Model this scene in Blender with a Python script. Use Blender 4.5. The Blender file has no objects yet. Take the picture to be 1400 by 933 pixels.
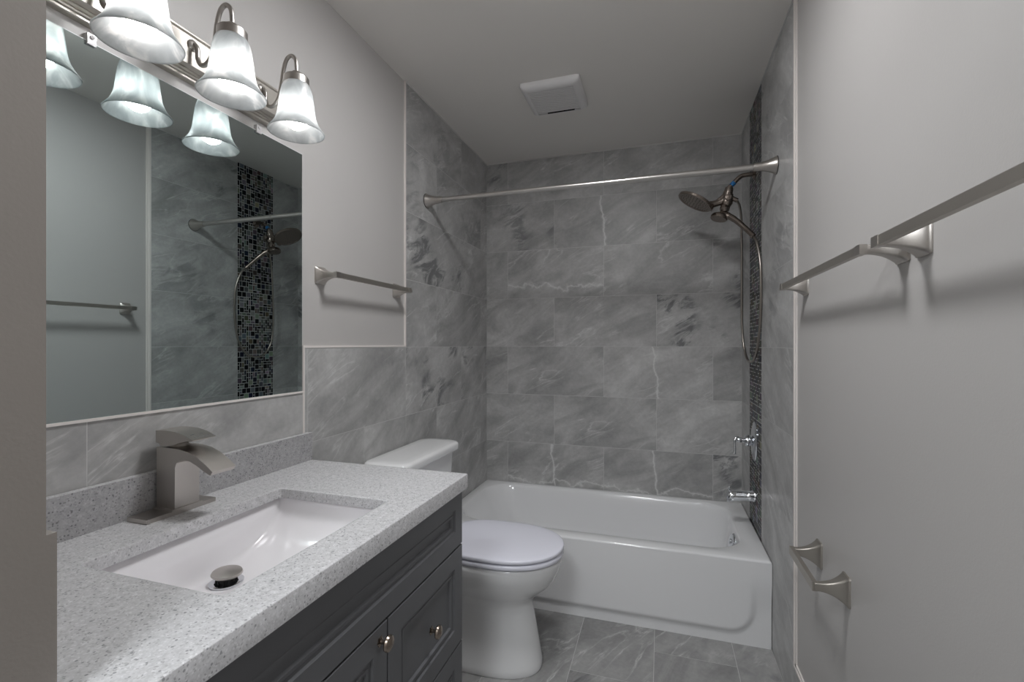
import bpy, bmesh, math, random
from mathutils import Vector, Matrix
S = bpy.context.scene
COL = S.collection
R = math.radians
# ------------------------------------------------------------------ camera
W, YB, H = 1.523, 2.886, 2.429
cam = bpy.data.objects.new('camera', bpy.data.cameras.new('camera'))
COL.objects.link(cam)
cam.location = (1.091, 0.0, 1.248)
cam.rotation_euler = (math.pi/2, 0, 0.3075)
cam.data.sensor_width = 36; cam.data.lens = 640.93/1400*36
cam.data.shift_y = 4.6/1400
cam.data.clip_start = .02
S.camera = cam
# ------------------------------------------------------------------ light and exposure
S.view_settings.view_transform = 'Standard'; S.view_settings.look = 'None'
S.view_settings.exposure = 1.0; S.view_settings.gamma = 1.0
S.view_settings.use_curve_mapping = False
BULB = 8.0
HALL_FILL = 16.0
CEIL = 27.5
LAMP = (.82, 1.14)
wd = bpy.data.worlds.new('world'); S.world = wd; wd.use_nodes = True
wd.node_tree.nodes['Background'].inputs[0].default_value = (.8, .87, 1, 1)
wd.node_tree.nodes['Background'].inputs[1].default_value = .3

# ------------------------------------------------------------------ materials
def nt(name):
    m = bpy.data.materials.new(name); m.use_nodes = True
    n = m.node_tree.nodes; l = m.node_tree.links
    return m, n, l, n['Principled BSDF']
def simple(name, col, rough=.5, metal=0., coat=0., spec=.5, bump=0., bscale=200, aniso=0):
    m, n, l, b = nt(name)
    b.inputs['Base Color'].default_value = (*col, 1)
    b.inputs['Roughness'].default_value = rough
    b.inputs['Metallic'].default_value = metal
    b.inputs['Coat Weight'].default_value = coat
    b.inputs['Specular IOR Level'].default_value = spec
    if bump:
        tc = n.new('ShaderNodeTexCoord'); t = n.new('ShaderNodeTexNoise'); t.inputs['Scale'].default_value = bscale
        t.inputs['Detail'].default_value = 4
        l.new(tc.outputs['Object'], t.inputs['Vector'])
        bp = n.new('ShaderNodeBump'); bp.inputs['Strength'].default_value = bump; bp.inputs['Distance'].default_value = .002
        l.new(t.outputs['Fac'], bp.inputs['Height']); l.new(bp.outputs[0], b.inputs['Normal'])
    return m
def ramp(n, stops):
    r = n.new('ShaderNodeValToRGB'); e = r.color_ramp.elements
    while len(e) < len(stops): e.new(.5)
    for x, (p, c) in zip(e, stops):
        x.position = p; x.color = (c, c, c, 1) if not isinstance(c, tuple) else (*c, 1)
    return r
def mth(n, l, op, a, b=None, c=None, clamp=False):
    m = n.new('ShaderNodeMath'); m.operation = op; m.use_clamp = clamp
    for i, v in enumerate((a, b, c)):
        if v is None: continue
        if isinstance(v, (int, float)): m.inputs[i].default_value = v
        else: l.new(v, m.inputs[i])
    return m.outputs[0]
def mixc(n, l, fac, a, b, mode='MIX'):
    m = n.new('ShaderNodeMix'); m.data_type = 'RGBA'; m.blend_type = mode; m.clamp_factor = True
    if isinstance(fac, (int, float)): m.inputs[0].default_value = fac
    else: l.new(fac, m.inputs[0])
    for k, v in ((6, a), (7, b)):
        if isinstance(v, tuple): m.inputs[k].default_value = (*v, 1)
        else: l.new(v, m.inputs[k])
    return m.outputs[2]

def marble(name, base=(.45, .447, .442), rough=.38):
    """grey veined porcelain tile; uv in metres, corner attribute 'tile' = (seed, squiggle, low vein, dark patch)"""
    m, n, l, b = nt(name)
    uv = n.new('ShaderNodeUVMap'); uv.uv_map = 'UVMap'
    at = n.new('ShaderNodeAttribute'); at.attribute_name = 'tile'
    sp = n.new('ShaderNodeSeparateColor'); l.new(at.outputs['Color'], sp.inputs[0])
    su = n.new('ShaderNodeSeparateXYZ'); l.new(uv.outputs[0], su.inputs[0])
    sd = mth(n, l, 'MULTIPLY', sp.outputs[0], 41.0)
    cb = n.new('ShaderNodeCombineXYZ'); l.new(su.outputs[0], cb.inputs[0]); l.new(su.outputs[1], cb.inputs[1]); l.new(sd, cb.inputs[2])
    def noise(vec, sc, det, rg=.55, dist=0.):
        t = n.new('ShaderNodeTexNoise'); t.inputs['Scale'].default_value = sc; t.inputs['Detail'].default_value = det
        t.inputs['Roughness'].default_value = rg; t.inputs['Distortion'].default_value = dist
        l.new(vec, t.inputs['Vector']); return t.outputs['Fac']
    mp = n.new('ShaderNodeMapping'); mp.inputs['Scale'].default_value = (1.7, 4.6, 1)
    rot = n.new('ShaderNodeMapping'); rot.inputs['Rotation'].default_value = (0, 0, R(-28)); l.new(cb.outputs[0], rot.inputs['Vector'])
    l.new(rot.outputs[0], mp.inputs['Vector'])
    st = noise(mp.outputs[0], 1.5, 8, .6, .9)
    cl = noise(cb.outputs[0], 5, 7, .6, .3)
    fine = noise(cb.outputs[0], 60, 4, .6)
    r1 = ramp(n, [(.32, .76), (.5, 1.0), (.66, 1.2)]); l.new(st, r1.inputs[0])
    r2 = ramp(n, [(.3, .84), (.7, 1.17)]); l.new(cl, r2.inputs[0])
    r3 = ramp(n, [(.3, .93), (.7, 1.07)]); l.new(fine, r3.inputs[0])
    c = mixc(n, l, 1, r1.outputs[0], r2.outputs[0], 'MULTIPLY')
    c = mixc(n, l, 1, c, r3.outputs[0], 'MULTIPLY')
    c = mixc(n, l, 1, c, base, 'MULTIPLY')
    # per tile tone
    tone = mth(n, l, 'MULTIPLY_ADD', mth(n, l, 'FRACT', mth(n, l, 'MULTIPLY', sp.outputs[0], 7.31)), .16, .92)
    tc = n.new('ShaderNodeCombineXYZ')
    for i in range(3): l.new(tone, tc.inputs[i])
    c = mixc(n, l, 1, c, tc.outputs[0], 'MULTIPLY')
    # thin white veins
    mp2 = n.new('ShaderNodeMapping'); mp2.inputs['Scale'].default_value = (.9, 3.6, 1); mp2.inputs['Location'].default_value = (3, 7, 1)
    l.new(rot.outputs[0], mp2.inputs['Vector'])
    v = noise(mp2.outputs[0], 2.6, 9, .55, .5)
    vd = mth(n, l, 'ABSOLUTE', mth(n, l, 'SUBTRACT', v, .5))
    r4 = ramp(n, [(0, 1.), (.007, .4), (.03, 0.)]); l.new(vd, r4.inputs[0])
    msk = ramp(n, [(.49, 0.), (.60, 1.)]); l.new(noise(cb.outputs[0], 4.1, 3), msk.inputs[0])
    vf = mth(n, l, 'MULTIPLY', mth(n, l, 'MULTIPLY', r4.outputs[0], msk.outputs[0]), .55)
    c = mixc(n, l, vf, c, (.80, .80, .79))
    # dark mineral patches
    dk = noise(mp.outputs[0], 2.2, 9, .72, 1.4)
    blob = ramp(n, [(.50, 0.), (.60, 1.)]); l.new(noise(cb.outputs[0], 4.3, 2), blob.inputs[0])
    dr = ramp(n, [(.46, 0.), (.56, 1.)]); l.new(dk, dr.inputs[0])
    df = mth(n, l, 'MULTIPLY', mth(n, l, 'MULTIPLY', dr.outputs[0], blob.outputs[0]), sp.outputs[2])
    c = mixc(n, l, mth(n, l, 'MULTIPLY', df, .75), c, (.10, .104, .11))
    # white squiggle running down the tile, and the low crosswise vein
    wob = noise(cb.outputs[0], 14, 4, .6)
    cu = mth(n, l, 'ADD', mth(n, l, 'MULTIPLY', su.outputs[1], -.10), mth(n, l, 'MULTIPLY_ADD', wob, .05, .292))
    ds = mth(n, l, 'ABSOLUTE', mth(n, l, 'SUBTRACT', su.outputs[0], cu))
    r5 = ramp(n, [(0, 1.), (.0022, .8), (.006, .12), (.013, 0.)]); l.new(ds, r5.inputs[0])
    c = mixc(n, l, mth(n, l, 'MULTIPLY', mth(n, l, 'MULTIPLY', r5.outputs[0], sp.outputs[1]), .8), c, (.80, .80, .79))
    at2 = at.outputs['Alpha']
    w2 = noise(cb.outputs[0], 9, 6, .6)
    dh = mth(n, l, 'ABSOLUTE', mth(n, l, 'SUBTRACT', su.outputs[1], mth(n, l, 'MULTIPLY_ADD', w2, .18, -.02)))
    r6 = ramp(n, [(0, 1.), (.003, .6), (.012, .12), (.03, 0.)]); l.new(dh, r6.inputs[0])
    c = mixc(n, l, mth(n, l, 'MULTIPLY', mth(n, l, 'MULTIPLY', r6.outputs[0], at2), .75), c, (.80, .80, .79))
    l.new(c, b.inputs['Base Color'])
    b.inputs['Roughness'].default_value = rough
    bp = n.new('ShaderNodeBump'); bp.inputs['Strength'].default_value = .12; bp.inputs['Distance'].default_value = .002
    l.new(cl, bp.inputs['Height']); l.new(bp.outputs[0], b.inputs['Normal'])
    return m

def quartz(name, tone=1.0, con=1.0):
    m, n, l, b = nt(name)
    tc = n.new('ShaderNodeTexCoord')
    v = n.new('ShaderNodeTexVoronoi'); v.inputs['Scale'].default_value = 420; l.new(tc.outputs['Object'], v.inputs['Vector'])
    sc = n.new('ShaderNodeSeparateColor'); l.new(v.outputs['Color'], sc.inputs[0])
    r = ramp(n, [(0, .38), (.05, .48), (.10, .58), (.55, .62), (.9, .66), (1, .74)]); l.new(sc.outputs[0], r.inputs[0])
    t = n.new('ShaderNodeTexNoise'); t.inputs['Scale'].default_value = 95; t.inputs['Detail'].default_value = 5; l.new(tc.outputs['Object'], t.inputs['Vector'])
    r2 = ramp(n, [(.3, .88), (.7, 1.09)]); l.new(t.outputs['Fac'], r2.inputs[0])
    c = mixc(n, l, 1, r.outputs[0], r2.outputs[0], 'MULTIPLY')
    v2 = n.new('ShaderNodeTexVoronoi'); v2.inputs['Scale'].default_value = 170; l.new(tc.outputs['Object'], v2.inputs['Vector'])
    s2 = n.new('ShaderNodeSeparateColor'); l.new(v2.outputs['Color'], s2.inputs[0])
    sel = mth(n, l, 'MULTIPLY', mth(n, l, 'LESS_THAN', s2.outputs[1], .17), mth(n, l, 'LESS_THAN', v2.outputs['Distance'], .30))
    c = mixc(n, l, mth(n, l, 'MULTIPLY', sel, .68*con, clamp=True), c, (.22, .225, .23))
    c = mixc(n, l, 1, c, (tone*1.0, tone*.99, tone*1.01), 'MULTIPLY')
    l.new(c, b.inputs['Base Color']); b.inputs['Roughness'].default_value = .22
    return m

def paint(name, col, rough=.5):
    return simple(name, col, rough, bump=.10, bscale=260, spec=.4)
M = dict(
    wall=paint('wall_paint', (.53, .512, .50), .42),
    shaded_taupe=paint('shaded_taupe_paint', (.31, .28, .255), .45),  # warm wall tone, darkened so the doorway jamb looks shaded
    ceiling=paint('ceiling_paint', (.84, .815, .78), .5),
    trim=simple('white_trim', (.82, .77, .74), .45),
    caulk=simple('caulk', (.66, .65, .64), .6),
    grout=simple('grout', (.62, .62, .61), .8),
    mosaic_grout=simple('mosaic_grout', (.62, .62, .61), .8, spec=.2),
    tile=marble('marble_tile'),
    floor_tile=marble('marble_floor_tile', (.32, .317, .313), .42),
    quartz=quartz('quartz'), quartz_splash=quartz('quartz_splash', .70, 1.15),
    cabinet=simple('cabinet_paint', (.13, .132, .140), .42),
    gap_shade=simple('dark_gap_shade', (.008, .008, .008), .8),
    nickel=simple('brushed_nickel', (.52, .49, .46), .36, 1.0),
    nickel_dark=simple('satin_nickel_bar', (.50, .47, .43), .45, 1.0),
    steel=simple('satin_steel', (.60, .58, .56), .30, 1.0),
    chrome=simple('chrome', (.75, .77, .80), .06, 1.0),
    bronze=simple('brushed_bronze', (.30, .255, .225), .27, 1.0),
    hose=simple('hose_metal', (.36, .33, .30), .3, 1.0),
    knob=simple('aged_pewter', (.36, .30, .25), .25, 1.0),
    porcelain=simple('porcelain', (.90, .90, .905), .10, coat=.4),
    seat=simple('seat_plastic', (.86, .86, .95), .22),
    enamel=simple('tub_enamel', (.88, .88, .89), .12, coat=.4),
    sink=simple('sink_china', (.95, .93, .95), .12, coat=.4),
    mirror=simple('mirror_silver', (.60, .675, .67), .0, 1.0),
    mirror_edge=simple('mirror_edge', (.80, .84, .83), .3),
    tape=simple('blue_tape', (.02, .16, .42), .5),
    rubber=simple('rubber', (.02, .02, .02), .6),
    plastic=simple('white_plastic', (.78, .77, .77), .35),
    clear=simple('clear_clip', (.62, .60, .60), .15),
)
# the mosaic: one colour attribute, glossy glass and stone
def mosaic_mat():
    m, n, l, b = nt('mosaic_tile')
    at = n.new('ShaderNodeAttribute'); at.attribute_name = 'tile'
    l.new(at.outputs['Color'], b.inputs['Base Color'])
    r = mth(n, l, 'MULTIPLY_ADD', at.outputs['Alpha'], .4, .30); b.inputs['Specular IOR Level'].default_value = .18
    l.new(r, b.inputs['Roughness']); return m
M['mosaic'] = mosaic_mat()
# alabaster glass and lit bulb
def glass_mat():
    m = bpy.data.materials.new('alabaster_glass'); m.use_nodes = True; n = m.node_tree.nodes; l = m.node_tree.links; n.clear()
    out = n.new('ShaderNodeOutputMaterial'); tc = n.new('ShaderNodeTexCoord')
    mp = n.new('ShaderNodeMapping'); mp.inputs['Rotation'].default_value = (.5, .6, .3); mp.inputs['Scale'].default_value = (1, 1, .45)
    l.new(tc.outputs['Object'], mp.inputs[0])
    t = n.new('ShaderNodeTexNoise'); t.inputs['Scale'].default_value = 19; t.inputs['Detail'].default_value = 4; t.inputs['Distortion'].default_value = 1.6
    l.new(mp.outputs[0], t.inputs['Vector'])
    r = ramp(n, [(.30, (.50, .52, .53)), (.5, (.60, .62, .63)), (.66, (.84, .84, .84))]); l.new(t.outputs['Fac'], r.inputs[0])
    tr = n.new('ShaderNodeBsdfTranslucent'); df = n.new('ShaderNodeBsdfDiffuse'); gl = n.new('ShaderNodeBsdfGlossy'); gl.inputs['Roughness'].default_value = .3
    l.new(r.outputs[0], tr.inputs[0]); l.new(r.outputs[0], df.inputs[0])
    a = n.new('ShaderNodeMixShader'); a.inputs[0].default_value = .22; l.new(tr.outputs[0], a.inputs[1]); l.new(df.outputs[0], a.inputs[2])
    c = n.new('ShaderNodeMixShader'); c.inputs[0].default_value = .05; l.new(a.outputs[0], c.inputs[1]); l.new(gl.outputs[0], c.inputs[2])
    l.new(c.outputs[0], out.inputs[0]); return m
M['glass'] = glass_mat()
def emit(name, col, s):
    m, n, l, b = nt(name); b.inputs['Base Color'].default_value = (.9, .9, .9, 1)
    b.inputs['Emission Color'].default_value = (*col, 1); b.inputs['Emission Strength'].default_value = s; return m
M['bulb'] = emit('lit_bulb', (1, .965, .93), BULB)
M['ceiling_lamp'] = emit('ceiling_lamp', (.975, .985, 1), CEIL)
M['hall_fill'] = emit('hall_fill', (.93, .97, 1), HALL_FILL)

# ------------------------------------------------------------------ mesh helpers
WL = {}
def obj(name, bm, m, parent=None, ang=35, label=None, bevel=0, seg=2):
    if bevel:
        es = [e for e in bm.edges if len(e.link_faces) == 2 and e.calc_face_angle(0) > R(40)]
        bmesh.ops.bevel(bm, geom=es, offset=bevel, segments=seg, profile=.5, affect='EDGES', clamp_overlap=True)
    bmesh.ops.recalc_face_normals(bm, faces=bm.faces)
    for f in bm.faces: f.smooth = True
    for e in bm.edges:
        if len(e.link_faces) == 2 and e.calc_face_angle(0) > R(ang): e.smooth = False
    off = WL.get(parent.name, Vector()) if parent else Vector()
    if off.length: bmesh.ops.translate(bm, verts=bm.verts, vec=-off)
    me = bpy.data.meshes.new(name); bm.to_mesh(me); bm.free()
    for x in (m if isinstance(m, (list, tuple)) else [m]): me.materials.append(M[x])
    o = bpy.data.objects.new(name, me); COL.objects.link(o)
    if parent: o.parent = parent
    WL[o.name] = off.copy()
    if label: o['label'] = label
    return o
def thing(name, label, cat, loc, group=None):
    o = bpy.data.objects.new(name, None); COL.objects.link(o); o.location = loc; o.empty_display_size = .05
    o['label'] = label; o['category'] = cat
    if group: o['group'] = group
    WL[o.name] = Vector(loc); return o
def tag(o, label, cat):
    o['label'] = label; o['category'] = cat; return o
def struct(name, bm, m, **k):
    o = obj(name, bm, m, **k); o['kind'] = 'structure'; return o
def box(bm, x0, x1, y0, y1, z0, z1, mi=0):
    v = [bm.verts.new((x, y, z)) for x in (x0, x1) for y in (y0, y1) for z in (z0, z1)]
    fs = [bm.faces.new([v[i] for i in q]) for q in ((0, 1, 3, 2), (4, 6, 7, 5), (0, 4, 5, 1), (2, 3, 7, 6), (0, 2, 6, 4), (1, 5, 7, 3))]
    for f in fs: f.material_index = mi
    return fs
def B(*b):
    bm = bmesh.new()
    for x in b: box(bm, *x)
    return bm
def loft(bm, rings, cap0=True, cap1=True, closed=True, mi=0):
    vr = [[bm.verts.new(p) for p in r] for r in rings]
    N = len(vr[0])
    for a, b in zip(vr, vr[1:]):
        for i in range(N if closed else N-1):
            j = (i+1) % N
            f = bm.faces.new((a[i], a[j], b[j], b[i])); f.material_index = mi
    if cap0: bm.faces.new(vr[0][::-1]).material_index = mi
    if cap1: bm.faces.new(vr[-1]).material_index = mi
    return vr
def frame_of(d):
    d = Vector(d).normalized(); u = Vector((0, 0, 1)) if abs(d.z) < .9 else Vector((1, 0, 0))
    a = d.cross(u).normalized(); b = a.cross(d).normalized(); return a, b
def lathe(bm, prof, c, d=(0, 0, 1), seg=32, cap0=True, cap1=True):
    """prof = [(radius, distance along d)]"""
    c = Vector(c); dn = Vector(d).normalized(); a, b = frame_of(d)
    rings = [[c + dn*t + a*(r*math.cos(2*math.pi*i/seg)) + b*(r*math.sin(2*math.pi*i/seg)) for i in range(seg)] for r, t in prof]
    return loft(bm, rings, cap0, cap1)
def smooth_path(pts, k=8):
    P = [Vector(p) for p in pts]; out = []
    for i in range(len(P)-1):
        p0 = P[max(i-1, 0)]; p1 = P[i]; p2 = P[i+1]; p3 = P[min(i+2, len(P)-1)]
        for j in range(k):
            t = j/k
            out.append(.5*((2*p1) + (-p0+p2)*t + (2*p0-5*p1+4*p2-p3)*t*t + (-p0+3*p1-3*p2+p3)*t**3))
    out.append(P[-1]); return out
def tube(bm, pts, r, seg=12, smooth=0):
    P = smooth_path(pts, smooth) if smooth else [Vector(p) for p in pts]
    n = len(P); rr = r if isinstance(r, (list, tuple)) else [r]*n
    if len(rr) != n: rr = [rr[0] + (rr[-1]-rr[0])*i/(n-1) if len(rr) == 2 else rr[min(int(i/(n-1)*(len(rr)-1)+.5), len(rr)-1)] for i in range(n)]
    T = [(P[min(i+1, n-1)]-P[max(i-1, 0)]).normalized() for i in range(n)]
    a, b = frame_of(T[0]); rings = []
    for i in range(n):
        a = (a - T[i]*a.dot(T[i])).normalized(); b = T[i].cross(a)
        rings.append([P[i] + a*(rr[i]*math.cos(2*math.pi*k/seg)) + b*(rr[i]*math.sin(2*math.pi*k/seg)) for k in range(seg)])
    loft(bm, rings)
def rrect(x0, x1, y0, y1, z, r, k=8):
    """rounded rectangle ring, 4*(k+1) points"""
    r = max(min(r, (x1-x0)/2-1e-4, (y1-y0)/2-1e-4), 1e-4); out = []
    for cx, cy, a0 in ((x1-r, y1-r, 0), (x0+r, y1-r, 90), (x0+r, y0+r, 180), (x1-r, y0+r, 270)):
        for i in range(k+1):
            a = R(a0+90*i/k); out.append(Vector((cx+r*math.cos(a), cy+r*math.sin(a), z)))
    return out
def prism(bm, poly, axis, t0, t1):
    """extrude a 2D polygon; axis 'y': poly=(x,z); 'x': poly=(y,z)"""
    def P(a, t, q): return Vector((q[0], t, q[1])) if a == 'y' else Vector((t, q[0], q[1]))
    loft(bm, [[P(axis, t0, q) for q in poly], [P(axis, t1, q) for q in poly]])
def ss(a, b, x):
    t = max(0, min(1, (x-a)/(b-a))); return t*t*(3-2*t)

# ------------------------------------------------------------------ tile cladding
T, L2 = .3068, .6136
def clad(name, org, ud, nd, regions, parent, special={}, mat='tile', seed0=0, g=.0022, depth=.0055, vd=(0, 0, 1)):
    """regions = [(u0,u1,v0,v1, fn)] on the plane org+u*ud+v*vd; front faces lie on the plane, grout just behind"""
    bm = bmesh.new(); uvl = bm.loops.layers.uv.new('UVMap'); cl = bm.loops.layers.float_color.new('tile')
    org, ud, nd, vd = Vector(org), Vector(ud), Vector(nd), Vector(vd)
    def quadbox(a0, a1, b0, b1, f0, f1, mi, uo, vo, col):
        P = [[org+ud*a+vd*b+nd*f for (a, b) in ((a0, b0), (a1, b0), (a1, b1), (a0, b1))] for f in (f0, f1)]
        V = [[bm.verts.new(p) for p in q] for q in P]
        UV = [(a0-uo, b0-vo), (a1-uo, b0-vo), (a1-uo, b1-vo), (a0-uo, b1-vo)]
        fs = [(bm.faces.new(V[1]), UV)] + [(bm.faces.new(V[0][::-1]), UV[::-1])]
        for i in range(4):
            j = (i+1) % 4; fs.append((bm.faces.new((V[0][i], V[0][j], V[1][j], V[1][i])), [UV[i], UV[j], UV[j], UV[i]]))
        for f, u in fs:
            f.material_index = mi
            for lp, q in zip(f.loops, u): lp[uvl].uv = q; lp[cl] = col
    for (u0, u1, v0, v1, rows) in regions:
        quadbox(u0, u1, v0, v1, -depth, -.0004, 1, 0, 0, (0, 0, 0, 0))
        for (a, b, ustart, ul, key) in rows:
            k0 = math.floor((u0-ustart)/ul)
            for k in range(k0, k0+40):
                s = ustart+k*ul; e = s+ul
                if s >= u1-.004: break
                cs, ce, ca, cb_ = max(s, u0), min(e, u1), max(a, v0), min(b, v1)
                if ce-cs < .006 or cb_-ca < .006: continue
                sp = special.get((key, k), (0, 0, None))
                rnd = random.Random(hash((seed0, key, k)) & 0xffff)
                dark = sp[2] if sp[2] is not None else (1.0 if rnd.random() < .22 else 0.)
                fl = -1 if rnd.random() < .0 else 1
                quadbox(cs+g/2, ce-g/2, ca+g/2, cb_-g/2, -.003, 0, 0, s, a, (rnd.random(), sp[0], dark, sp[1]))
    return obj(name, bm, [mat, 'grout'], parent)
def wall_rows(even, odd, ul=L2):
    # row k spans 1.235+(k)T; even k start 'even', odd k start 'odd'
    return [(1.235+k*T, 1.235+(k+1)*T, even if k % 2 == 0 else odd, ul, k) for k in range(-5, 5)]

# ------------------------------------------------------------------ room shell
P0 = -.006                       # painted plane behind the tile face
YF = .309                        # room side of the doorway wall
struct('floor', B((-.9, 2.4, -1.5, YB+.1, -.12, -.006)), 'grout')
fl = bpy.data.objects['floor']
frows = []
for k in range(-6, 9):
    a = 1.065+k*.3075
    frows.append((a, a+.3075, 1.99 + (.21*k if k % 2 else .21*k), .6136, k))
# floor cladding: u = y, v = x
clad('floor_tile', (0, 0, 0), (0, 1, 0), (0, 0, 1), [(-1.4, YB, 0.0, W, frows)], fl, mat='floor_tile', seed0=9, g=.002, vd=(1, 0, 0))
struct('ceiling', B((-.9, 2.4, -1.5, YB+.1, H, H+.1)), 'ceiling')
wl = struct('wall_left', B((-.12, P0, YF-.12, YB+.1, -.1, H+.05)), 'wall')
wr = struct('wall_right', B((W+.006, W+.12, YF-.12, YB+.1, -.1, H+.05)), 'wall')
wb = struct('wall_back', B((-.12, W+.12, YB+.006, YB+.1, -.1, H+.05)), 'wall')
XJ = .499
struct('wall_front', B((-.12, XJ, YF-.12, YF, -.1, H+.05), (1.44, W+.12, YF-.12, YF, -.1, H+.05), (XJ, 1.44, YF-.12, YF, 2.06, H+.05)), 'shaded_taupe')
# hallway behind the camera
struct('wall_hall', B((-.9, 2.4, -1.5, -1.4, -.1, H+.05), (-.9, -.8, -1.4, YF-.12, -.1, H+.05), (2.3, 2.4, -1.4, YF-.12, -.1, H+.05), (-.8, -.12, YF-.2, YF-.12, -.1, H+.05), (W+.12, 2.3, YF-.2, YF-.12, -.1, H+.05)), 'wall')

clad('wall_tile', (0, 0, 0), (0, 1, 0), (1, 0, 0),
     [(1.862, YB, 0, H, wall_rows(2.164-L2, 1.862)), (1.233, 1.862, 0, 1.237, wall_rows(2.164-L2, 1.862)), (YF+.009, 1.226, 0, 1.094, wall_rows(2.164-L2, 1.862))],
     wl, {(-1, 0): (0, 0, 1.), (-1, 1): (0, 0, 1.), (-1, -1): (0, 0, 0.), (0, 0): (0, 0, .1), (0, 1): (0, 0, .2), (1, 0): (0, 0, 1.), (1, 1): (0, 0, .3),
          (-2, -2): (0, 0, 0), (-2, 1): (0, 0, .2), (2, 0): (0, 0, .5), (2, 1): (0, 0, .4), (3, 0): (0, 0, .5)}, seed0=3)
clad('wall_tile', (0, YB, 0), (1, 0, 0), (0, -1, 0),
     [(0, W, .30, H, wall_rows(.453, .146))], wb,
     {(2, 0): (1, 0, 0), (2, -1): (0, 0, .7), (-1, 1): (1, 0, 0), (-3, 0): (1, 1, 0), (-3, 1): (1, 1, 0), (1, 0): (0, .9, 0), (0, 1): (0, 0, 1.),
      (0, 0): (0, 0, 0), (-1, 0): (0, 0, 0), (-2, 0): (0, 0, 0), (-2, 1): (0, .35, .4), (1, 1): (0, 0, 0), (-2, -1): (0, 0, 0), (3, 0): (0, 0, 0), (3, 1): (0, 0, 0)}, seed0=5)
rr_ = [(1.235+k*T, 1.235+(k+1)*T, 1.80, L2, k) for k in range(-5, 5)]
clad('wall_tile', (W, 0, 0), (0, 1, 0), (-1, 0, 0),
     [(1.815, 2.354, 0, H, [(a, b, 1.80, .70, k) for a, b, _, _, k in rr_]), (2.646, YB, 0, H, [(a, b, 2.60, .5, k) for a, b, _, _, k in rr_]),
      (YF, 1.815, 0, .150, [(-.1, .150, 1.815-L2*3, L2, 0)])],
     wr, {(-1, 0): (0, 0, 0), (0, 0): (0, 0, .5), (1, 0): (0, 0, .5)}, seed0=12)
# front wall tile board above the counter (its edge shows beside the doorway)
struct('trim_1', B((0, XJ, YF, YF+.009, 0, 1.055)), 'shaded_taupe', bevel=.0015)
# mosaic strip
def mosaic():
    bm = bmesh.new(); cl = bm.loops.layers.float_color.new('tile')
    rnd = random.Random(4)
    pal = [((.006, .006, .008), 0.0)]*6 + [((.012, .016, .035), 0.0)]*2 + [((.16, .16, .16), .5)]*3 + [((.09, .09, .09), .6)]*2 + [((.25, .25, .24), .4), ((.10, .085, .07), .5)]
    y0, y1 = 2.354, 2.646; nc = 17; c = (y1-y0)/nc; nr = int((H-.34)/c)
    occ = [[0]*nc for _ in range(nr+1)]
    g = .0017
    def put(i, j, w, h):
        col, ro = rnd.choice(pal); col = tuple(v*rnd.uniform(.8, 1.25) for v in col)
        if w == h == 1 and rnd.random() < .35: col, ro = (.20, .20, .195), .5
        fs = box(bm, W-.0002, W+.004, y0+i*c+g, y0+(i+w)*c-g, .34+j*c+g, min(.34+(j+h)*c-g, H))
        for f in fs:
            for lp in f.loops: lp[cl] = (*col, ro)
        for a in range(i, i+w):
            for b in range(j, min(j+h, nr+1)): occ[b][a] = 1
    for j in range(nr+1):
        for i in range(nc):
            if occ[j][i]: continue
            r = rnd.random()
            def free(w, h): return i+w <= nc and all(occ[min(j+b, nr)][i+a] == 0 for a in range(w) for b in range(h))
            if r < .36 and free(2, 2): put(i, j, 2, 2)
            elif r < .58 and free(2, 1): put(i, j, 2, 1)
            elif r < .80 and free(1, 2): put(i, j, 1, 2)
            else: put(i, j, 1, 1)
    obj('mosaic_strip', bm, 'mosaic', wr, label='vertical strip of small black and grey mosaic tiles')
    obj('mosaic_grout', B((W+.0003, W+.006, 2.354, 2.646, .30, H)), 'mosaic_grout', wr)
mosaic()
# trims: tile edges and caulk lines
struct('trim_2', B((P0, .0015, 1.855, 1.862, 1.244, H)), 'trim', bevel=.001)
struct('trim_3', B((P0, .0015, 1.226, 1.862, 1.237, 1.244)), 'trim', bevel=.001)
struct('trim_4', B((P0, .0015, 1.226, 1.233, .963, 1.237)), 'trim', bevel=.001)
struct('trim_5', B((W-.0015, W+.006, 1.805, 1.815, .158, H), (W+.001, W+.006, 1.793, 1.805, .158, H)), 'trim', bevel=.001)
struct('trim_6', B((W-.0015, W+.006, YF, 1.815, .150, .158), (W+.001, W+.006, YF, 1.805, .158, .168)), 'trim', bevel=.001)
struct('trim_7', B((0, W, YB-.004, YB, H-.006, H), (0, .004, 1.862, YB-.004, H-.006, H), (W-.004, W, 2.646, YB-.004, H-.006, H), (W-.004, W, 1.815, 2.354, H-.006, H)), 'caulk')

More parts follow.
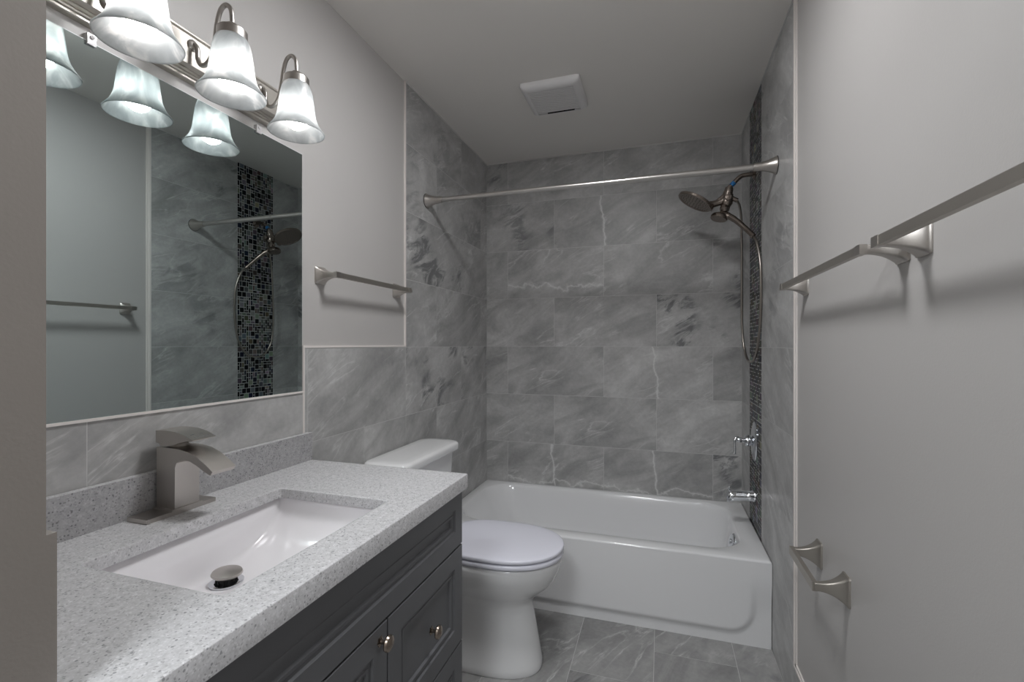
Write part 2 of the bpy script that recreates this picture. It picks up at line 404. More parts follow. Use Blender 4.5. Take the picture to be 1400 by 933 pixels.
# ------------------------------------------------------------------ bathtub
def bathtub():
    t = thing('bathtub', 'white alcove bathtub under the grey tiled back wall', 'bathtub', (W/2, YB-.38, 0))
    y0, y1, x0, x1, h = 2.131, YB, 0.0, W, .364
    bm = bmesh.new(); e = .0015
    def q(i, z, r, k=10): return rrect(x0+i+e, x1-i-e, y0+i, y1-i-e, z, r, k)
    ring = [q(.03, .30, .004), q(.002, .301, .004), q(.002, h-.0112, .006), q(0, h-.0102, .006), q(0, h-.008, .006), q(.0025, h-.0025, .007), q(.008, h, .010)]
    def inn(l, rt, f, bk, z, r): return rrect(x0+l, x1-rt, y0+f, y1-bk, z, r, 10)
    ring += [inn(.055, .078, .074, .040, h, .17), inn(.060, .083, .080, .046, h-.003, .17), inn(.068, .090, .088, .054, h-.016, .17),
             inn(.085, .095, .094, .060, h-.05, .165), inn(.13, .102, .100, .067, h-.13, .16), inn(.19, .113, .106, .075, .15, .15),
             inn(.24, .127, .118, .088, .095, .13), inn(.29, .155, .145, .115, .066, .11), inn(.36, .21, .20, .17, .055, .08)]
    loft(bm, ring, cap0=False)
    obj('tub_body', bm, 'enamel', t, ang=50)
    # apron with a raised centre panel, fading out upward
    bm = bmesh.new(); nx, nz = 150, 50; vs = []
    for iz in range(nz+1):
        z = .0005 + (h-.0105-.0005)*iz/nz; row = []
        for ix in range(nx+1):
            x = .002 + (W-.004)*ix/nx
            # signed distance to rounded panel border
            px, pz, rr = 1.445, .062, .09
            dx = x-(px-rr); dz = (pz+rr)-z
            d = (math.hypot(max(dx, 0), max(dz, 0)) - rr) if (dx > 0 and dz > 0) else max(dx-rr, dz-rr)
            fade = 1-ss(.13, .30, z)
            m = ss(-.004, .020, d)
            row.append(bm.verts.new((x, y0 + .013*m*fade, z)))
        vs.append(row)
    for a, b in zip(vs, vs[1:]):
        for i in range(nx): bm.faces.new((a[i], a[i+1], b[i+1], b[i]))
    r = bmesh.ops.extrude_face_region(bm, geom=bm.faces[:])
    for v in [v for v in r['geom'] if isinstance(v, bmesh.types.BMVert)]: v.co.y = y0+.025
    obj('apron', bm, 'enamel', t, ang=50)
    bm = bmesh.new(); lathe(bm, [(.040, 0), (.040, .012), (.034, .018), (.012, .020), (.011, .026), (.0, .0265)], (W-.0945, 2.47, .296), (-1, -.12, .25), 32)
    op = obj('overflow_plate', bm, 'chrome', t)
    bm = bmesh.new(); lathe(bm, [(.03, 0), (.03, .004), (.02, .007), (.0, .007)], (W-.27, 2.515, .054), (0, 0, 1), 28)
    obj('drain', bm, 'chrome', t)
bathtub()

# ------------------------------------------------------------------ vanity cabinet
VX, VY0, VY1 = .548, .322, 1.238
def panel_front(name, y0, y1, z0, z1, parent, inset=.050, label=None):
    """front board with a stepped recessed panel, facing +x"""
    x = VX; t = .019
    def ring(i, xx): return [Vector((xx, y0+i, z0+i)), Vector((xx, y1-i, z0+i)), Vector((xx, y1-i, z1-i)), Vector((xx, y0+i, z1-i))]
    bm = bmesh.new()
    loft(bm, [ring(0, x-t), ring(0, x-.0015), ring(.0015, x), ring(inset, x), ring(inset+.003, x-.0045), ring(inset+.010, x-.0045), ring(inset+.012, x-.003), ring(inset+.018, x-.003), ring(inset+.0215, x-.0085), ring(inset+.03, x-.009)])
    return obj(name, bm, 'cabinet', parent, ang=15, label=label)
def knob(parent, y, z, fan=True):
    bm = bmesh.new()
    # petalled rosette
    N = 36
    rings = []
    for rr, xx in ((.009, 0), (.0095, .002), (.006, .004)):
        rings.append([Vector((VX+xx-.0003, y+rr*(1+.13*math.cos(6*a))*math.cos(a), z+rr*(1+.13*math.cos(6*a))*math.sin(a))) for a in [2*math.pi*i/N for i in range(N)]])
    loft(bm, rings)
    lathe(bm, [(.0048, .003), (.004, .010), (.0055, .014), (.0155, .017), (.0165, .020), (.0150, .024), (.009, .0275), (.0, .0285)], (VX, y, z), (1, 0, 0), 28)
    obj('knob', bm, 'knob', parent, label='pewter mushroom knob')
def vanity():
    t = thing('vanity_cabinet', 'dark charcoal vanity cabinet with shaker doors and pewter knobs', 'cabinet', (.27, .78, 0))
    bm = B((.012, VX-.022, VY0, VY0+.018, .0, .8345), (.012, VX-.022, VY1-.018, VY1, .0, .8345), (.012, .024, VY0+.018, VY1-.018, .1, .8345),
           (.024, VX-.022, VY0+.018, VY1-.018, .10, .118), (VX-.09, VX-.078, VY0+.018, VY1-.018, 0, .10),
           (VX-.04, VX-.022, VY0+.018, VY1-.018, .655, .69), (VX-.04, VX-.022, .835, .875, .118, .655))
    obj('carcass', bm, 'cabinet', t)
    panel_front('false_drawer_front', VY0, VY1, .680, .8335, t, .046)
    d = panel_front('door', VY0, .852, .104, .676, t); knob(d, .825, .645)
    a = panel_front('drawer', .856, VY1, .404, .676, t); knob(a, 1.047, .538)
    b = panel_front('drawer', .856, VY1, .104, .400, t); knob(b, 1.047, .262)
vanity()

# ------------------------------------------------------------------ countertop with splash
def counter():
    t = thing('countertop', 'speckled light grey quartz countertop on the charcoal vanity', 'countertop', (.28, .78, .8355))
    x0, x1, y0, y1 = .0015, .563, YF+.0105, 1.246
    zt, zb, zm = .877, .8355, .853
    sx0, sx1, sy0, sy1 = .157, .474, .531, .970
    bm = bmesh.new(); k = 4
    def o(i, z): return rrect(x0+0, x1-i, y0, y1-i, z, .004, k)
    def s(i, z, r=.012): return rrect(sx0-i, sx1+i, sy0-i, sy1+i, z, r, k)
    # underside hole -> underside -> mitred edge -> top -> sink cut
    rings = [s(0, zm), s(.004, zm), rrect(x0, x1-.03, y0, y1-.03, zm, .004, k), rrect(x0, x1-.03, y0, y1-.03, zb, .004, k), o(.002, zb), o(0, zb+.002), o(0, zt-.003), o(.001, zt-.001), o(.003, zt), o(.009, zt), s(.009, zt), s(.003, zt), s(.0008, zt-.0008), s(0, zt-.003), s(0, zm)]
    loft(bm, rings, False, False); bmesh.ops.remove_doubles(bm, verts=bm.verts, dist=1e-6)
    obj('worktop', bm, 'quartz', t)
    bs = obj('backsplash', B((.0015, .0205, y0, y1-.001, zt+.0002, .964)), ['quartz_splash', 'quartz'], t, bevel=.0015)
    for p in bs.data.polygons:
        if p.normal.z > .5: p.material_index = 1            # light on the top edge put into colour: brighter quartz than the face
counter()
# ------------------------------------------------------------------ sink
def sink():
    t = thing('undermount_sink', 'white rectangular undermount sink set in the quartz countertop', 'sink', (.315, .75, .72))
    x0, x1, y0, y1, zt = .150, .481, .524, .977, .8525
    bm = bmesh.new(); ny, nx = 64, 44
    def depth(x, y):
        v = abs(2*(y-y0)/(y1-y0)-1); u = 2*(x-x0)/(x1-x0)-1
        fy = (1-min(v, 1)**2.7)**(1/1.8)
        fx = min((1-min(abs(u), 1)**30)**(1/4.), 1)
        return fy*fx
    vs = []
    def rm(a, n):  # denser near the walls
        return .5-.5*math.cos(math.pi*a/n)
    for j in range(ny+1):
        y = y0+(y1-y0)*rm(j, ny); row = []
        for i in range(nx+1):
            x = x0+(x1-x0)*rm(i, nx)
            dr = math.hypot(x-.212, y-.765)
            z = zt-.105*depth(x, y)-.006*(1-ss(.02, .14, dr))*depth(x, y)
            row.append(bm.verts.new((x, y, z)))
        vs.append(row)
    for a, b in zip(vs, vs[1:]):
        for i in range(nx): bm.faces.new((a[i], a[i+1], b[i+1], b[i]))
    bmesh.ops.recalc_face_normals(bm, faces=bm.faces)
    if sum(f.normal.z for f in bm.faces) < 0: bmesh.ops.reverse_faces(bm, faces=bm.faces)
    bm.faces.ensure_lookup_table()
    o = obj('basin', bm, 'sink', t, ang=60)
    md = o.modifiers.new('s', 'SOLIDIFY'); md.thickness = .008; md.offset = -1
    c = (.212, .765, .7415)
    bm = bmesh.new(); lathe(bm, [(.020, .0), (.033, .0015), (.033, .004), (.026, .0055), (.020, .003), (.018, .0)], c, (0, 0, 1), 36, False, False)
    d = obj('drain', bm, 'chrome', t)
    bm = bmesh.new(); lathe(bm, [(.018, -.002), (.018, .015), (.014, .017)], c, (0, 0, 1), 24)
    N = 12
    for i in range(N):
        a = 2*math.pi*i/N; ca, sa = math.cos(a), math.sin(a)
        p = Vector((c[0]+.018*ca, c[1]+.018*sa, c[2]+.002)); tube(bm, [p, p+Vector((.002*ca, .002*sa, .006)), p+Vector((0, 0, .012))], .0018, 6)
    obj('drain_basket', bm, 'rubber', d)
    bm = bmesh.new(); lathe(bm, [(.014, .0165), (.027, .018), (.0300, .021), (.0285, .0245), (.018, .0275), (.0, .0285)], c, (.08, 0, 1), 36)
    obj('stopper', bm, 'nickel', d)
sink()
# ------------------------------------------------------------------ sink faucet
def faucet():
    t = thing('sink_faucet', 'brushed nickel single handle waterfall faucet behind the sink', 'faucet', (.055, .765, .8775))
    z0 = .8772
    obj('base_plate', B((.028, .086, .690, .846, z0, z0+.009)), 'nickel', t, bevel=.0015)
    bm = bmesh.new(); box(bm, .029, .087, .742, .812, z0+.009, z0+.0125); obj('collar', bm, 'nickel', t, bevel=.001)
    # body column and waterfall spout as one profile in x-z, cut straight across y
    top = [(.030, 1.021), (.060, 1.0215), (.095, 1.0205), (.122, 1.016), (.150, 1.0055), (.175, .991), (.192, .979)]
    und = [(.186, .971), (.168, .978), (.147, .989), (.128, .9965), (.112, .9985), (.098, .996), (.089, .990), (.085, .980), (.084, z0+.0125), (.030, z0+.0125)]
    bm = bmesh.new(); prism(bm, (top+und)[::-1], 'y', .749, .806)
    obj('spout_body', bm, 'nickel', t, ang=25, bevel=.0012, seg=1)
    bm = bmesh.new(); lathe(bm, [(.019, 1.0195), (.019, 1.034)], (.058, .7775, 0), (0, 0, 1), 28); obj('cartridge_neck', bm, 'nickel_dark', t)
    htop = [(.026, 1.0575), (.058, 1.0588), (.085, 1.0570), (.110, 1.0515), (.128, 1.0445), (.136, 1.042)]
    hund = [(.133, 1.0395), (.118, 1.0385), (.098, 1.0345), (.080, 1.0285), (.052, 1.0240), (.040, 1.0245), (.036, 1.029), (.026, 1.031)]
    bm = bmesh.new(); prism(bm, (htop+hund)[::-1], 'y', .750, .805)
    h = obj('handle', bm, 'nickel', t, ang=25, bevel=.001, seg=1)
    # small slots on the lever face
    bm = bmesh.new()
    for (xa, ya, w, d_) in ((.113, .765, .004, .008), (.113, .785, .004, .008), (.124, .778, .0035, .035)):
        zz = 1.0512-(xa-.110)*.39
        box(bm, xa-w/2, xa+w/2, ya-d_/2, ya+d_/2, zz-.0012, zz+.0006)
    obj('lever_marks', bm, 'chrome', h)
faucet()

# ------------------------------------------------------------------ mirror
def mirror():
    t = thing('wall_mirror', 'large frameless wall mirror above the vanity countertop', 'mirror', (0, .77, 1.095))
    y0, y1, z0, z1 = YF+.012, 1.2235, 1.0965, 1.855
    obj('mirror_glass', B((-.0055, .0000, y0, y1, z0, z1)), 'mirror_edge', t)
    bm = bmesh.new(); bv = .0014
    box(bm, .0001, .0007, y0+bv, y1-bv, z0+bv, z1-bv)
    obj('mirror_silvering', bm, 'mirror', t)
    obj('bottom_channel', B((-.0055, .0040, y0, y1, 1.0935, 1.0965), (.0015, .0040, y0, y1, 1.0965, 1.0990)), 'trim', t, label='pale strip under the mirror')
    for y in (.640, 1.050):
        bm = bmesh.new()
        box(bm, -.0058, .006, y-.008, y+.008, z1+.0005, z1+.014); box(bm, .0015, .006, y-.008, y+.008, z1-.008, z1+.0005)
        lathe(bm, [(.004, .0), (.004, .002), (.0, .003)], (.006, y, z1+.007), (1, 0, 0), 12)
        obj('mirror_clip', bm, 'clear', t, bevel=.001, label='clear plastic clip')
mirror()

# ------------------------------------------------------------------ vanity light
def vanity_light():
    t = thing('vanity_light', 'brushed nickel three light fixture with bell glass shades above the mirror', 'wall light', (0, .833, 1.94))
    lo, hi = 1.884, 2.003
    st = [(P0, 0), (.008, 0), (.010, .002), (.010, .007), (.014, .008), (.0155, .011), (.014, .0135), (.018, .0145), (.0205, .0175), (.018, .0200), (.024, .0215), (.030, .026)]
    poly = [(x, lo+d) for x, d in st] + [(x, hi-d) for x, d in st[::-1]]
    bm = bmesh.new(); prism(bm, poly, 'y', .552, 1.112); obj('back_plate', bm, 'nickel_dark', t, ang=25)
    rz = 1.822
    for i, y in enumerate((.632, .832, 1.032)):
        cx = .152
        arm_pts = [(.030, y, 1.958), (.040, y, 1.957), (.046, y, 1.945), (.047, y, 1.925), (.056, y, 1.908), (.073, y, 1.906), (.090, y, 1.921), (.100, y, 1.955), (.107, y, 1.995), (.118, y, 2.024), (.134, y, 2.032), (.148, y, 2.020), (cx, y, 1.997), (cx, y, 1.975)]
        bm = bmesh.new(); tube(bm, arm_pts, .0052, 14, 6)
        lathe(bm, [(.013, 0), (.013, .003), (.008, .007), (.0, .008)], (.030, y, 1.958), (1, 0, 0), 24)
        a = obj('arm', bm, 'nickel', t)
        bm = bmesh.new(); lathe(bm, [(.006, .164), (.011, .162), (.017, .156), (.019, .151), (.029, .149), (.0315, .146), (.0315, .126), (.030, .125), (.026, .126), (.026, .140)], (cx, y, rz), (0, 0, 1), 36)
        cp = obj('socket_cap', bm, 'nickel', a)
        out = [(.0290, .132), (.0360, .120), (.0405, .102), (.0435, .080), (.0458, .060), (.0492, .040), (.0560, .022), (.0650, .008), (.0712, .000)]
        inn = [(.0680, .001), (.0620, .009), (.0530, .023), (.0462, .041), (.0428, .061), (.0405, .080), (.0375, .101), (.0335, .117), (.0260, .130)]
        def dens(pr):
            return [(p.x, p.y) for p in smooth_path([(r, z, 0) for r, z in pr], 4)]
        prof = dens(out) + [(.0705, -.0022), (.0690, -.0022)] + dens(inn)
        bm = bmesh.new(); lathe(bm, prof + [prof[0]], (cx, y, rz), (0, 0, 1), 48, False, False)
        bmesh.ops.remove_doubles(bm, verts=bm.verts, dist=1e-6)
        sh = obj('lamp_shade', bm, 'glass', t, ang=80, label='alabaster glass bell shade')
        bm = bmesh.new(); lathe(bm, [(.0, .008), (.012, .0095), (.021, .0155), (.0265, .026), (.0275, .036), (.0255, .048), (.020, .062), (.0145, .075), (.0135, .082)], (cx, y, rz), (0, 0, 1), 24)
        obj('light_bulb', bm, 'bulb', t, ang=80, label='lit white bulb')
        bm = bmesh.new(); lathe(bm, [(.0135, .082), (.0140, .126), (.0, .127)], (cx, y, rz), (0, 0, 1), 20)
        obj('bulb_socket', bm, 'plastic', t)
vanity_light()

# ------------------------------------------------------------------ towel bars and paper holder
def post(bm, base, d, ln, w0, h0, w1, h1, k=10):
    """concave flared square post from the wall point 'base' out along d (+-x)"""
    rings = []
    def sq(t, w, h, r):
        return [Vector((base[0]+d*t, base[1]+p.x, base[2]+p.y)) for p in rrect(-w, w, -h, h, 0, r, 4)]
    rings.append(sq(0, w0, h0, w0*.25)); rings.append(sq(.004, w0, h0, w0*.25))
    for i in range(k+1):
        t = i/k; f = (1-t)**2.6
        rings.append(sq(.006+(ln-.006)*t, w1+(w0*.93-w1)*f, h1+(h0*.93-h1)*f, (w1+(w0-w1)*f)*.3))
    loft(bm, rings)
def towel_bar(label, xw, d, ya, yb, z, out=.070, w0=.026, h0=.029, bar=(.0055, .0085)):
    t = thing('towel_bar', label, 'towel bar', (xw, (ya+yb)/2, z))
    for y in (ya, yb):
        bm = bmesh.new(); post(bm, (xw, y, z), d, out, w0, h0, .0085, .0085)
        obj('mounting_post', bm, 'nickel', t, ang=50)
    xc = xw+d*(out-.004)
    bm = bmesh.new()
    box(bm, xc-bar[0], xc+bar[0], ya+.004, yb-.004, z-bar[1], z+bar[1])
    b = obj('bar', bm, 'nickel_dark', t, bevel=.003, seg=3)
    for y, s in ((ya, -1), (yb, 1)):
        bm = B((xc-bar[0]-.001, xc+bar[0]+.001, min(y+s*.009, y-s*.018), max(y+s*.009, y-s*.018), z-bar[1]-.001, z+bar[1]+.001))
        obj('end_cap', bm, 'nickel', b, bevel=.0025, seg=2)
towel_bar('short brushed nickel towel bar on the left wall beside the mirror', P0, 1, 1.312, 1.787, 1.480, out=.072)
towel_bar('brushed nickel towel bar on the right wall, farther one next to the tile edge', W+.006, -1, 1.070, 1.690, 1.431, out=.072)
towel_bar('brushed nickel towel bar on the right wall nearest the camera, cut off by the frame', W+.006, -1, .385, .995, 1.431, out=.074)
def paper_holder():
    xw = W+.006
    t = thing('toilet_paper_holder', 'empty brushed nickel toilet paper holder low on the right wall', 'toilet paper holder', (xw, 1.456, .64))
    for y in (1.352, 1.560):
        bm = bmesh.new(); post(bm, (xw, y, .642), -1, .072, .024, .037, .0085, .010)
        obj('mounting_post', bm, 'nickel_dark', t, ang=50)
    xc = xw-.072
    b = obj('roller_bar', B((xc-.005, xc+.006, 1.345, 1.567, .631, .654)), 'nickel_dark', t, bevel=.003)
paper_holder()

# ------------------------------------------------------------------ shower curtain rod
def rod():
    y, z = 2.058, 1.949
    t = thing('shower_curtain_rod', 'satin nickel shower curtain rod spanning the tub alcove', 'curtain rod', (W/2, y, z))
    bm = bmesh.new(); tube(bm, [(.02, y, z), (.95, y, z)], .0115, 20); obj('rod_tube', bm, 'steel', t)
    bm = bmesh.new(); tube(bm, [(.95, y, z), (.953, y, z), (.955, y, z), (W-.02, y, z)], [.0132, .0132, .0130, .0130], 20); obj('rod_sleeve', bm, 'steel', t)
    for x, d in ((.0008, 1), (W-.0008, -1)):
        bm = bmesh.new(); lathe(bm, [(.034, 0), (.034, .003), (.0325, .007), (.027, .018), (.021, .034), (.0172, .055), (.0158, .078), (.0150, .082), (.0135, .083)], (x, y, z), (d, 0, 0), 36)
        f = obj('flange', bm, 'nickel', t)
        bm = bmesh.new(); lathe(bm, [(.0352, 0), (.0352, .0022)], (x-d*.0004, y, z), (d, 0, 0), 36); obj('rubber_foot', bm, 'rubber', f)
rod()

# ------------------------------------------------------------------ shower head set
def shower():
    t = thing('shower_set', 'dark brushed bronze dual shower head with handheld sprayer and hose', 'shower head', (W, 2.5, 2.065))
    bm = bmesh.new(); tube(bm, [(W-.001, 2.5, 2.067), (1.490, 2.5, 2.067), (1.465, 2.5, 2.064), (1.445, 2.5, 2.050), (1.425, 2.5, 2.029), (1.405, 2.5, 2.010)], .0105, 16, 6)
    lathe(bm, [(.028, 0), (.028, .002), (.016, .010), (.011, .012)], (W-.0005, 2.5, 2.067), (-1, 0, 0), 28)
    a = obj('shower_arm', bm, 'bronze', t)
    bm = bmesh.new(); tube(bm, [(1.431, 2.5, 2.0355), (1.417, 2.5, 2.0215)], .0115, 16); obj('thread_tape', bm, 'tape', a, label='blue thread tape')
    # body: diverter
    bm = bmesh.new()
    lathe(bm, [(.013, 0), (.018, .002), (.020, .012), (.020, .030), (.024, .034), (.024, .050), (.027, .056), (.027, .078), (.020, .092), (.018, .100)], (1.409, 2.5, 2.014), (-.16, 0, -1), 28)
    tube(bm, [(1.396, 2.5, 1.955), (1.380, 2.5, 1.950), (1.362, 2.5, 1.944), (1.335, 2.5, 1.938), (1.318, 2.5, 1.930)], [.022, .019, .016, .017, .030, ], 16)
    tube(bm, [(1.398, 2.5, 1.985), (1.372, 2.5, 1.962), (1.345, 2.5, 1.946), (1.315, 2.5, 1.936)], [.018, .012, .010, .010], 14, 4)
    tube(bm, [(1.400, 2.5, 1.965), (1.425, 2.5, 1.958), (1.445, 2.5, 1.946)], [.016, .011, .011], 14)
    lathe(bm, [(.008, 0), (.012, .002), (.012, .018), (.014, .020), (.014, .026), (.0, .028)], (1.399, 2.478, 1.955), (0, -1, 0), 20)
    lathe(bm, [(.0, -.024), (.018, -.016), (.024, 0), (.018, .016), (.0, .024)], (1.388, 2.497, 1.912), (0, 0, 1), 24)
    obj('diverter_body', bm, 'bronze', t)
    # big disc head
    n = Vector((-.49, -.06, -.87)).normalized()
    c = Vector((1.2535, 2.5, 1.958))
    bm = bmesh.new(); lathe(bm, [(.0, -.030), (.020, -.029), (.035, -.020), (.060, -.014), (.082, -.010), (.088, -.006), (.088, .004), (.085, .007), (.078, .007), (.076, .005), (.0, .005)], c, n, 44)
    hd = obj('rain_disc', bm, 'bronze', t)
    bm = bmesh.new(); a_, b_ = frame_of(n)
    for rr, cnt in ((.015, 6), (.03, 12), (.045, 18), (.06, 24), (.071, 30)):
        for i in range(cnt):
            an = 2*math.pi*i/cnt; lathe(bm, [(.0017, .004), (.0012, .0068)], c+a_*rr*math.cos(an)+b_*rr*math.sin(an), n, 6)
    obj('spray_nozzles', bm, 'rubber', hd)
    # handheld sprayer
    hc = Vector((1.364, 2.497, 1.872)); hn = Vector((-.25, -.12, -.96)).normalized()
    bm = bmesh.new(); lathe(bm, [(.0, -.020), (.022, -.018), (.036, -.010), (.040, -.002), (.040, .008), (.036, .013), (.030, .013), (.0, .012)], hc, hn, 36)
    tube(bm, [hc+Vector((.005, 0, .010)), (1.392, 2.487, 1.876), (1.416, 2.470, 1.858), (1.442, 2.448, 1.828), (1.470, 2.424, 1.790), (1.492, 2.402, 1.757)], [.020, .017, .0145, .013, .012, .0115], 16, 5)
    lathe(bm, [(.0125, 0), (.0125, .016), (.009, .020)], (1.490, 2.404, 1.760), (.45, -.5, -.80), 20)
    obj('handheld_sprayer', bm, 'bronze', t)
    bm = bmesh.new()
    pts = [(1.442, 2.502, 1.948), (1.458, 2.53, 1.930), (1.470, 2.56, 1.880), (1.476, 2.585, 1.780), (1.479, 2.60, 1.600), (1.480, 2.605, 1.400), (1.484, 2.590, 1.262), (1.492, 2.540, 1.182), (1.499, 2.480, 1.164), (1.505, 2.410, 1.185), (1.511, 2.355, 1.262), (1.5155, 2.330, 1.400), (1.5155, 2.325, 1.520), (1.514, 2.335, 1.620), (1.506, 2.365, 1.710), (1.499, 2.392, 1.742)]
    tube(bm, pts, .0058, 12, 8)
    obj('hose', bm, 'hose', t, label='flexible metal hose hanging in a long loop')
shower()
def valve():
    t = thing('shower_valve', 'chrome shower valve with oval plate and lever on the mosaic strip', 'valve', (W, 2.5, .781))
    bm = bmesh.new(); lathe(bm, [(.062, 0), (.062, .003), (.058, .007), (.040, .013), (.022, .016), (.0, .017)], (W-.0005, 2.5, .781), (-1, 0, 0), 44)
    bmesh.ops.scale(bm, verts=bm.verts, vec=(1, 1, 1.55), space=Matrix.Translation((-W, -2.5, -.781)))
    obj('escutcheon', bm, 'chrome', t)
    bm = bmesh.new(); lathe(bm, [(.016, .012), (.020, .018), (.027, .028), (.028, .036), (.024, .045), (.013, .051), (.010, .058), (.012, .062), (.013, .075), (.009, .082), (.0, .083)], (W, 2.5, .781), (-1, 0, .05), 32)
    h = obj('handle_hub', bm, 'chrome', t)
    bm = bmesh.new(); tube(bm, [(1.456, 2.5, .790), (1.442, 2.498, .794), (1.433, 2.494, .785), (1.431, 2.490, .765), (1.431, 2.486, .740), (1.428, 2.483, .718)], [.007, .008, .0075, .006, .0065, .008], 14, 5)
    obj('lever', bm, 'chrome', h)
valve()
def spout():
    t = thing('tub_spout', 'chrome tub spout with diverter knob above the tub rim', 'spout', (W, 2.5, .515))
    bm = bmesh.new(); sg = 28; rings = []
    for x, zt, zb, w in ((W-.0008, .547, .490, .029), (1.512, .547, .490, .029), (1.508, .542, .493, .025), (1.48, .539, .492, .024), (1.44, .538, .487, .024), (1.415, .537, .482, .024), (1.402, .533, .480, .022), (1.396, .524, .481, .017)):
        cz, hz = (zt+zb)/2, (zt-zb)/2
        rings.append([Vector((x, 2.5+w*math.cos(2*math.pi*i/sg), cz+hz*math.sin(2*math.pi*i/sg))) for i in range(sg)])
    loft(bm, rings); b = obj('spout_body', bm, 'chrome', t, ang=50)
    bm = bmesh.new(); lathe(bm, [(.004, 0), (.004, .012), (.0075, .015), (.0085, .020), (.006, .025), (.0, .026)], (1.409, 2.5, .532), (0, 0, 1), 20)
    obj('diverter_knob', bm, 'chrome', t)
spout()

# ------------------------------------------------------------------ toilet
def toilet():
    cy = 1.762
    t = thing('toilet', 'white two piece toilet between the vanity and the tub', 'toilet', (.36, cy, 0))
    N = 56
    def ring(xb, xf, hw, z, nb=2.6, nf=2.1, xm=None):
        """egg ring: back xb, front xf, half width hw, widest at xm"""
        xm = xm if xm is not None else xb+(xf-xb)*.52; out = []
        for i in range(N):
            a = 2*math.pi*i/N; c, s = math.cos(a), math.sin(a)
            n = nf if c > 0 else nb
            rx = (xf-xm) if c > 0 else (xm-xb)
            out.append(Vector((xm+rx*math.copysign(abs(c)**(2/n), c), cy+hw*math.copysign(abs(s)**(2/n), s), z)))
        return out
    bm = bmesh.new()
    rings = [ring(.16, .650, .118, .0008, 3, 2.3, .42), ring(.155, .653, .121, .008, 3, 2.3, .42), ring(.155, .651, .119, .03, 3, 2.3, .42),
             ring(.16, .640, .108, .09, 3, 2.3, .42), ring(.17, .628, .098, .16, 3, 2.3, .43), ring(.18, .617, .091, .215, 3, 2.3, .44),
             ring(.18, .612, .091, .245, 3, 2.3, .45), ring(.16, .622, .102, .270, 2.8, 2.2, .46), ring(.14, .645, .124, .295, 2.7, 2.2, .47),
             ring(.115, .683, .150, .325, 2.6, 2.1, .48), ring(.10, .708, .168, .355, 2.6, 2.1, .48), ring(.09, .722, .178, .388, 2.6, 2.1, .485),
             ring(.085, .729, .182, .415, 2.6, 2.1, .485), ring(.085, .729, .182, .430, 2.6, 2.1, .485), ring(.088, .724, .178, .436, 2.6, 2.1, .485)]
    loft(bm, rings); obj('bowl', bm, 'porcelain', t, ang=60)
    def slab(name, xb, xf, hw, z0, z1, r, m, dome=0):
        bm = bmesh.new()
        rs = [ring(xb+r, xf-r, hw-r, z0, 3.2, 2.12, .50), ring(xb+r*.3, xf-r*.3, hw-r*.3, z0+r*.3, 3.2, 2.12, .50), ring(xb, xf, hw, z0+r, 3.2, 2.12, .50), ring(xb, xf, hw, z1-r, 3.2, 2.12, .50), ring(xb+r*.3, xf-r*.3, hw-r*.3, z1-r*.3, 3.2, 2.12, .50), ring(xb+r, xf-r, hw-r, z1, 3.2, 2.12, .50)]
        if dome: rs += [ring(xb+.025, xf-.025, hw-.025, z1+dome*.35, 3.2, 2.12, .50), ring(xb+.06, xf-.07, hw-.065, z1+dome, 3, 2.12, .50), ring(xb+.15, xf-.16, hw-.14, z1+dome*1.1, 3, 2.12, .50)]
        loft(bm, rs); return obj(name, bm, m, t, ang=60)
    slab('seat', .245, .735, .186, .4375, .4575, .006, 'seat')
    lid = slab('lid', .250, .736, .187, .4605, .4765, .005, 'seat', .006)
    for s in (-1, 1):
        bm = bmesh.new(); tube(bm, [(.243, cy+s*.05, .452), (.243, cy+s*.10, .452)], .010, 14); box(bm, .233, .253, cy+s*.075-.02, cy+s*.075+.02, .4365, .450)
        obj('hinge', bm, 'seat', t)
    # tank
    bm = bmesh.new()
    def tr(i, z, b=0.): return rrect(.012, .185-i+b, cy-.232+i, cy+.232-i, z, .042, 8)
    loft(bm, [rrect(.03, .165, cy-.19, cy+.19, .4365, .04, 8), rrect(.018, .178, cy-.205, cy+.205, .450, .045, 8), tr(.018, .50), tr(.006, .65), tr(0, .768)])
    tk = obj('tank', bm, 'porcelain', t, ang=60)
    bm = bmesh.new()
    def lr(i, z, r=.05): return rrect(.004+i, .207-i, cy-.252+i, cy+.252-i, z, r, 10)
    loft(bm, [lr(.010, .766), lr(.002, .768), lr(0, .772), lr(0, .790), lr(.002, .797), lr(.008, .8015), lr(.018, .8035), lr(.05, .8045, .04)])
    obj('tank_lid', bm, 'porcelain', t, ang=60)
    bm = bmesh.new(); lathe(bm, [(.012, 0), (.012, .008), (.007, .012)], (.184, cy-.18, .71), (1, 0, 0), 20)
    tube(bm, [(.194, cy-.18, .71), (.200, cy-.15, .708), (.202, cy-.11, .703)], [.006, .006, .008], 12)
    obj('flush_lever', bm, 'chrome', tk)
toilet()

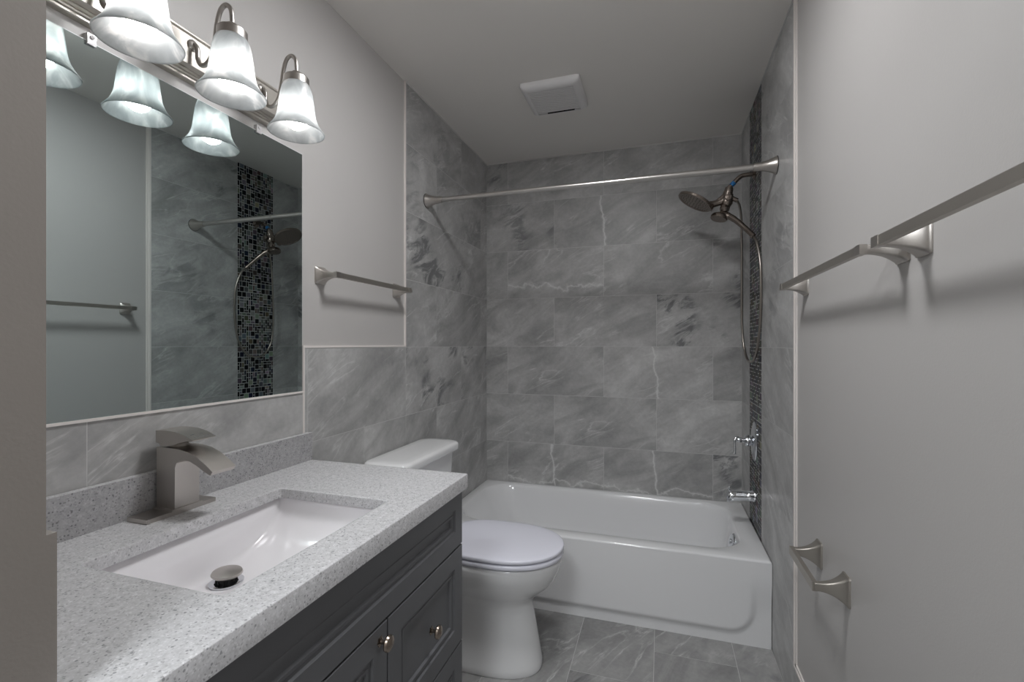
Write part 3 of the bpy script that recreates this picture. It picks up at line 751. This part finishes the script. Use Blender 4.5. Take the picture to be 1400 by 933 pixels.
# ------------------------------------------------------------------ ceiling vent
def vent():
    x0, x1, y0, y1 = .478, .752, 2.033, 2.308
    t = thing('exhaust_fan_grille', 'white square exhaust fan grille on the ceiling', 'vent', ((x0+x1)/2, (y0+y1)/2, H))
    ix0, ix1, iy0, iy1 = x0+.030, x1-.034, y0+.030, y1-.020
    def rr(i, z, r): return rrect(x0+i, x1-i, y0+i, y1-i, z, r, 6)
    bm = bmesh.new()
    def ii(i, z): return rrect(ix0-i, ix1+i, iy0-i, iy1+i, z, .004, 6)
    loft(bm, [rr(0, H-.0005, .012), rr(0, H-.012, .012), rr(.004, H-.020, .014), rr(.012, H-.026, .016), ii(.003, H-.031), ii(0, H-.030), ii(0, H-.014), ii(.02, H-.0005)], False, False)
    obj('frame', bm, 'plastic', t, ang=50)
    bm = bmesh.new(); n = 17
    for k in range(n):
        y = iy0+.001+(iy1-iy0-.012)*(k)/n
        v = (iy1-iy0-.012)/n
        prism(bm, [(ix0, H-.0300), (ix0, H-.022), (ix1, H-.022), (ix1, H-.0300)], 'y', y-.001, y+v*.62)
    box(bm, ix0+.001, ix0+.005, iy0+.001, iy1-.013, H-.0275, H-.020); box(bm, ix1-.005, ix1-.001, iy0+.001, iy1-.013, H-.0275, H-.020)
    obj('louvres', bm, 'plastic', t)
    obj('duct', B((ix0+.002, ix1-.002, iy0+.002, iy1-.012, H-.0275, H-.008)), 'plastic', t)
    obj('gap_shade_strip', B((ix0+.045, ix1-.030, iy1-.0035, iy1-.0004, H-.0290, H-.008)), 'gap_shade', t)  # solid near-black strip standing in for the shadow inside the slot
vent()

# ------------------------------------------------------------------ added fill lamp in the hall (unseen, brightens the room through the doorway)
def hall_fill():
    t = thing('hall_fill_lamp', 'added round fill lamp on the unseen hall ceiling outside the doorway', 'ceiling lamp', (.80, -.72, H))
    bm = bmesh.new(); lathe(bm, [(.30, 0), (.30, .02), (.28, .025)], (.80, -.72, H-.0005), (0, 0, -1), 40); obj('base', bm, 'steel', t)
    bm = bmesh.new(); lathe(bm, [(.275, .025), (.265, .05), (.20, .075), (.10, .088), (0, .09)], (.80, -.72, H), (0, 0, -1), 40); obj('diffuser', bm, 'hall_fill', t)
hall_fill()

# flush ceiling lamp of the bathroom, just above the frame
def room_lamp():
    c = LAMP
    t = thing('ceiling_lamp', 'round flush ceiling lamp above the bathroom floor beside the vanity', 'ceiling lamp', (*c, H))
    bm = bmesh.new(); lathe(bm, [(.165, 0), (.165, .010), (.160, .016), (.151, .016)], (*c, H-.0005), (0, 0, -1), 44, True, True)
    obj('rim', bm, 'steel', t)
    bm = bmesh.new(); lathe(bm, [(.150, .016), (.148, .024), (.13, .030), (.08, .034), (.0, .036)], (*c, H), (0, 0, -1), 44); obj('diffuser', bm, 'ceiling_lamp', t)
room_lamp()
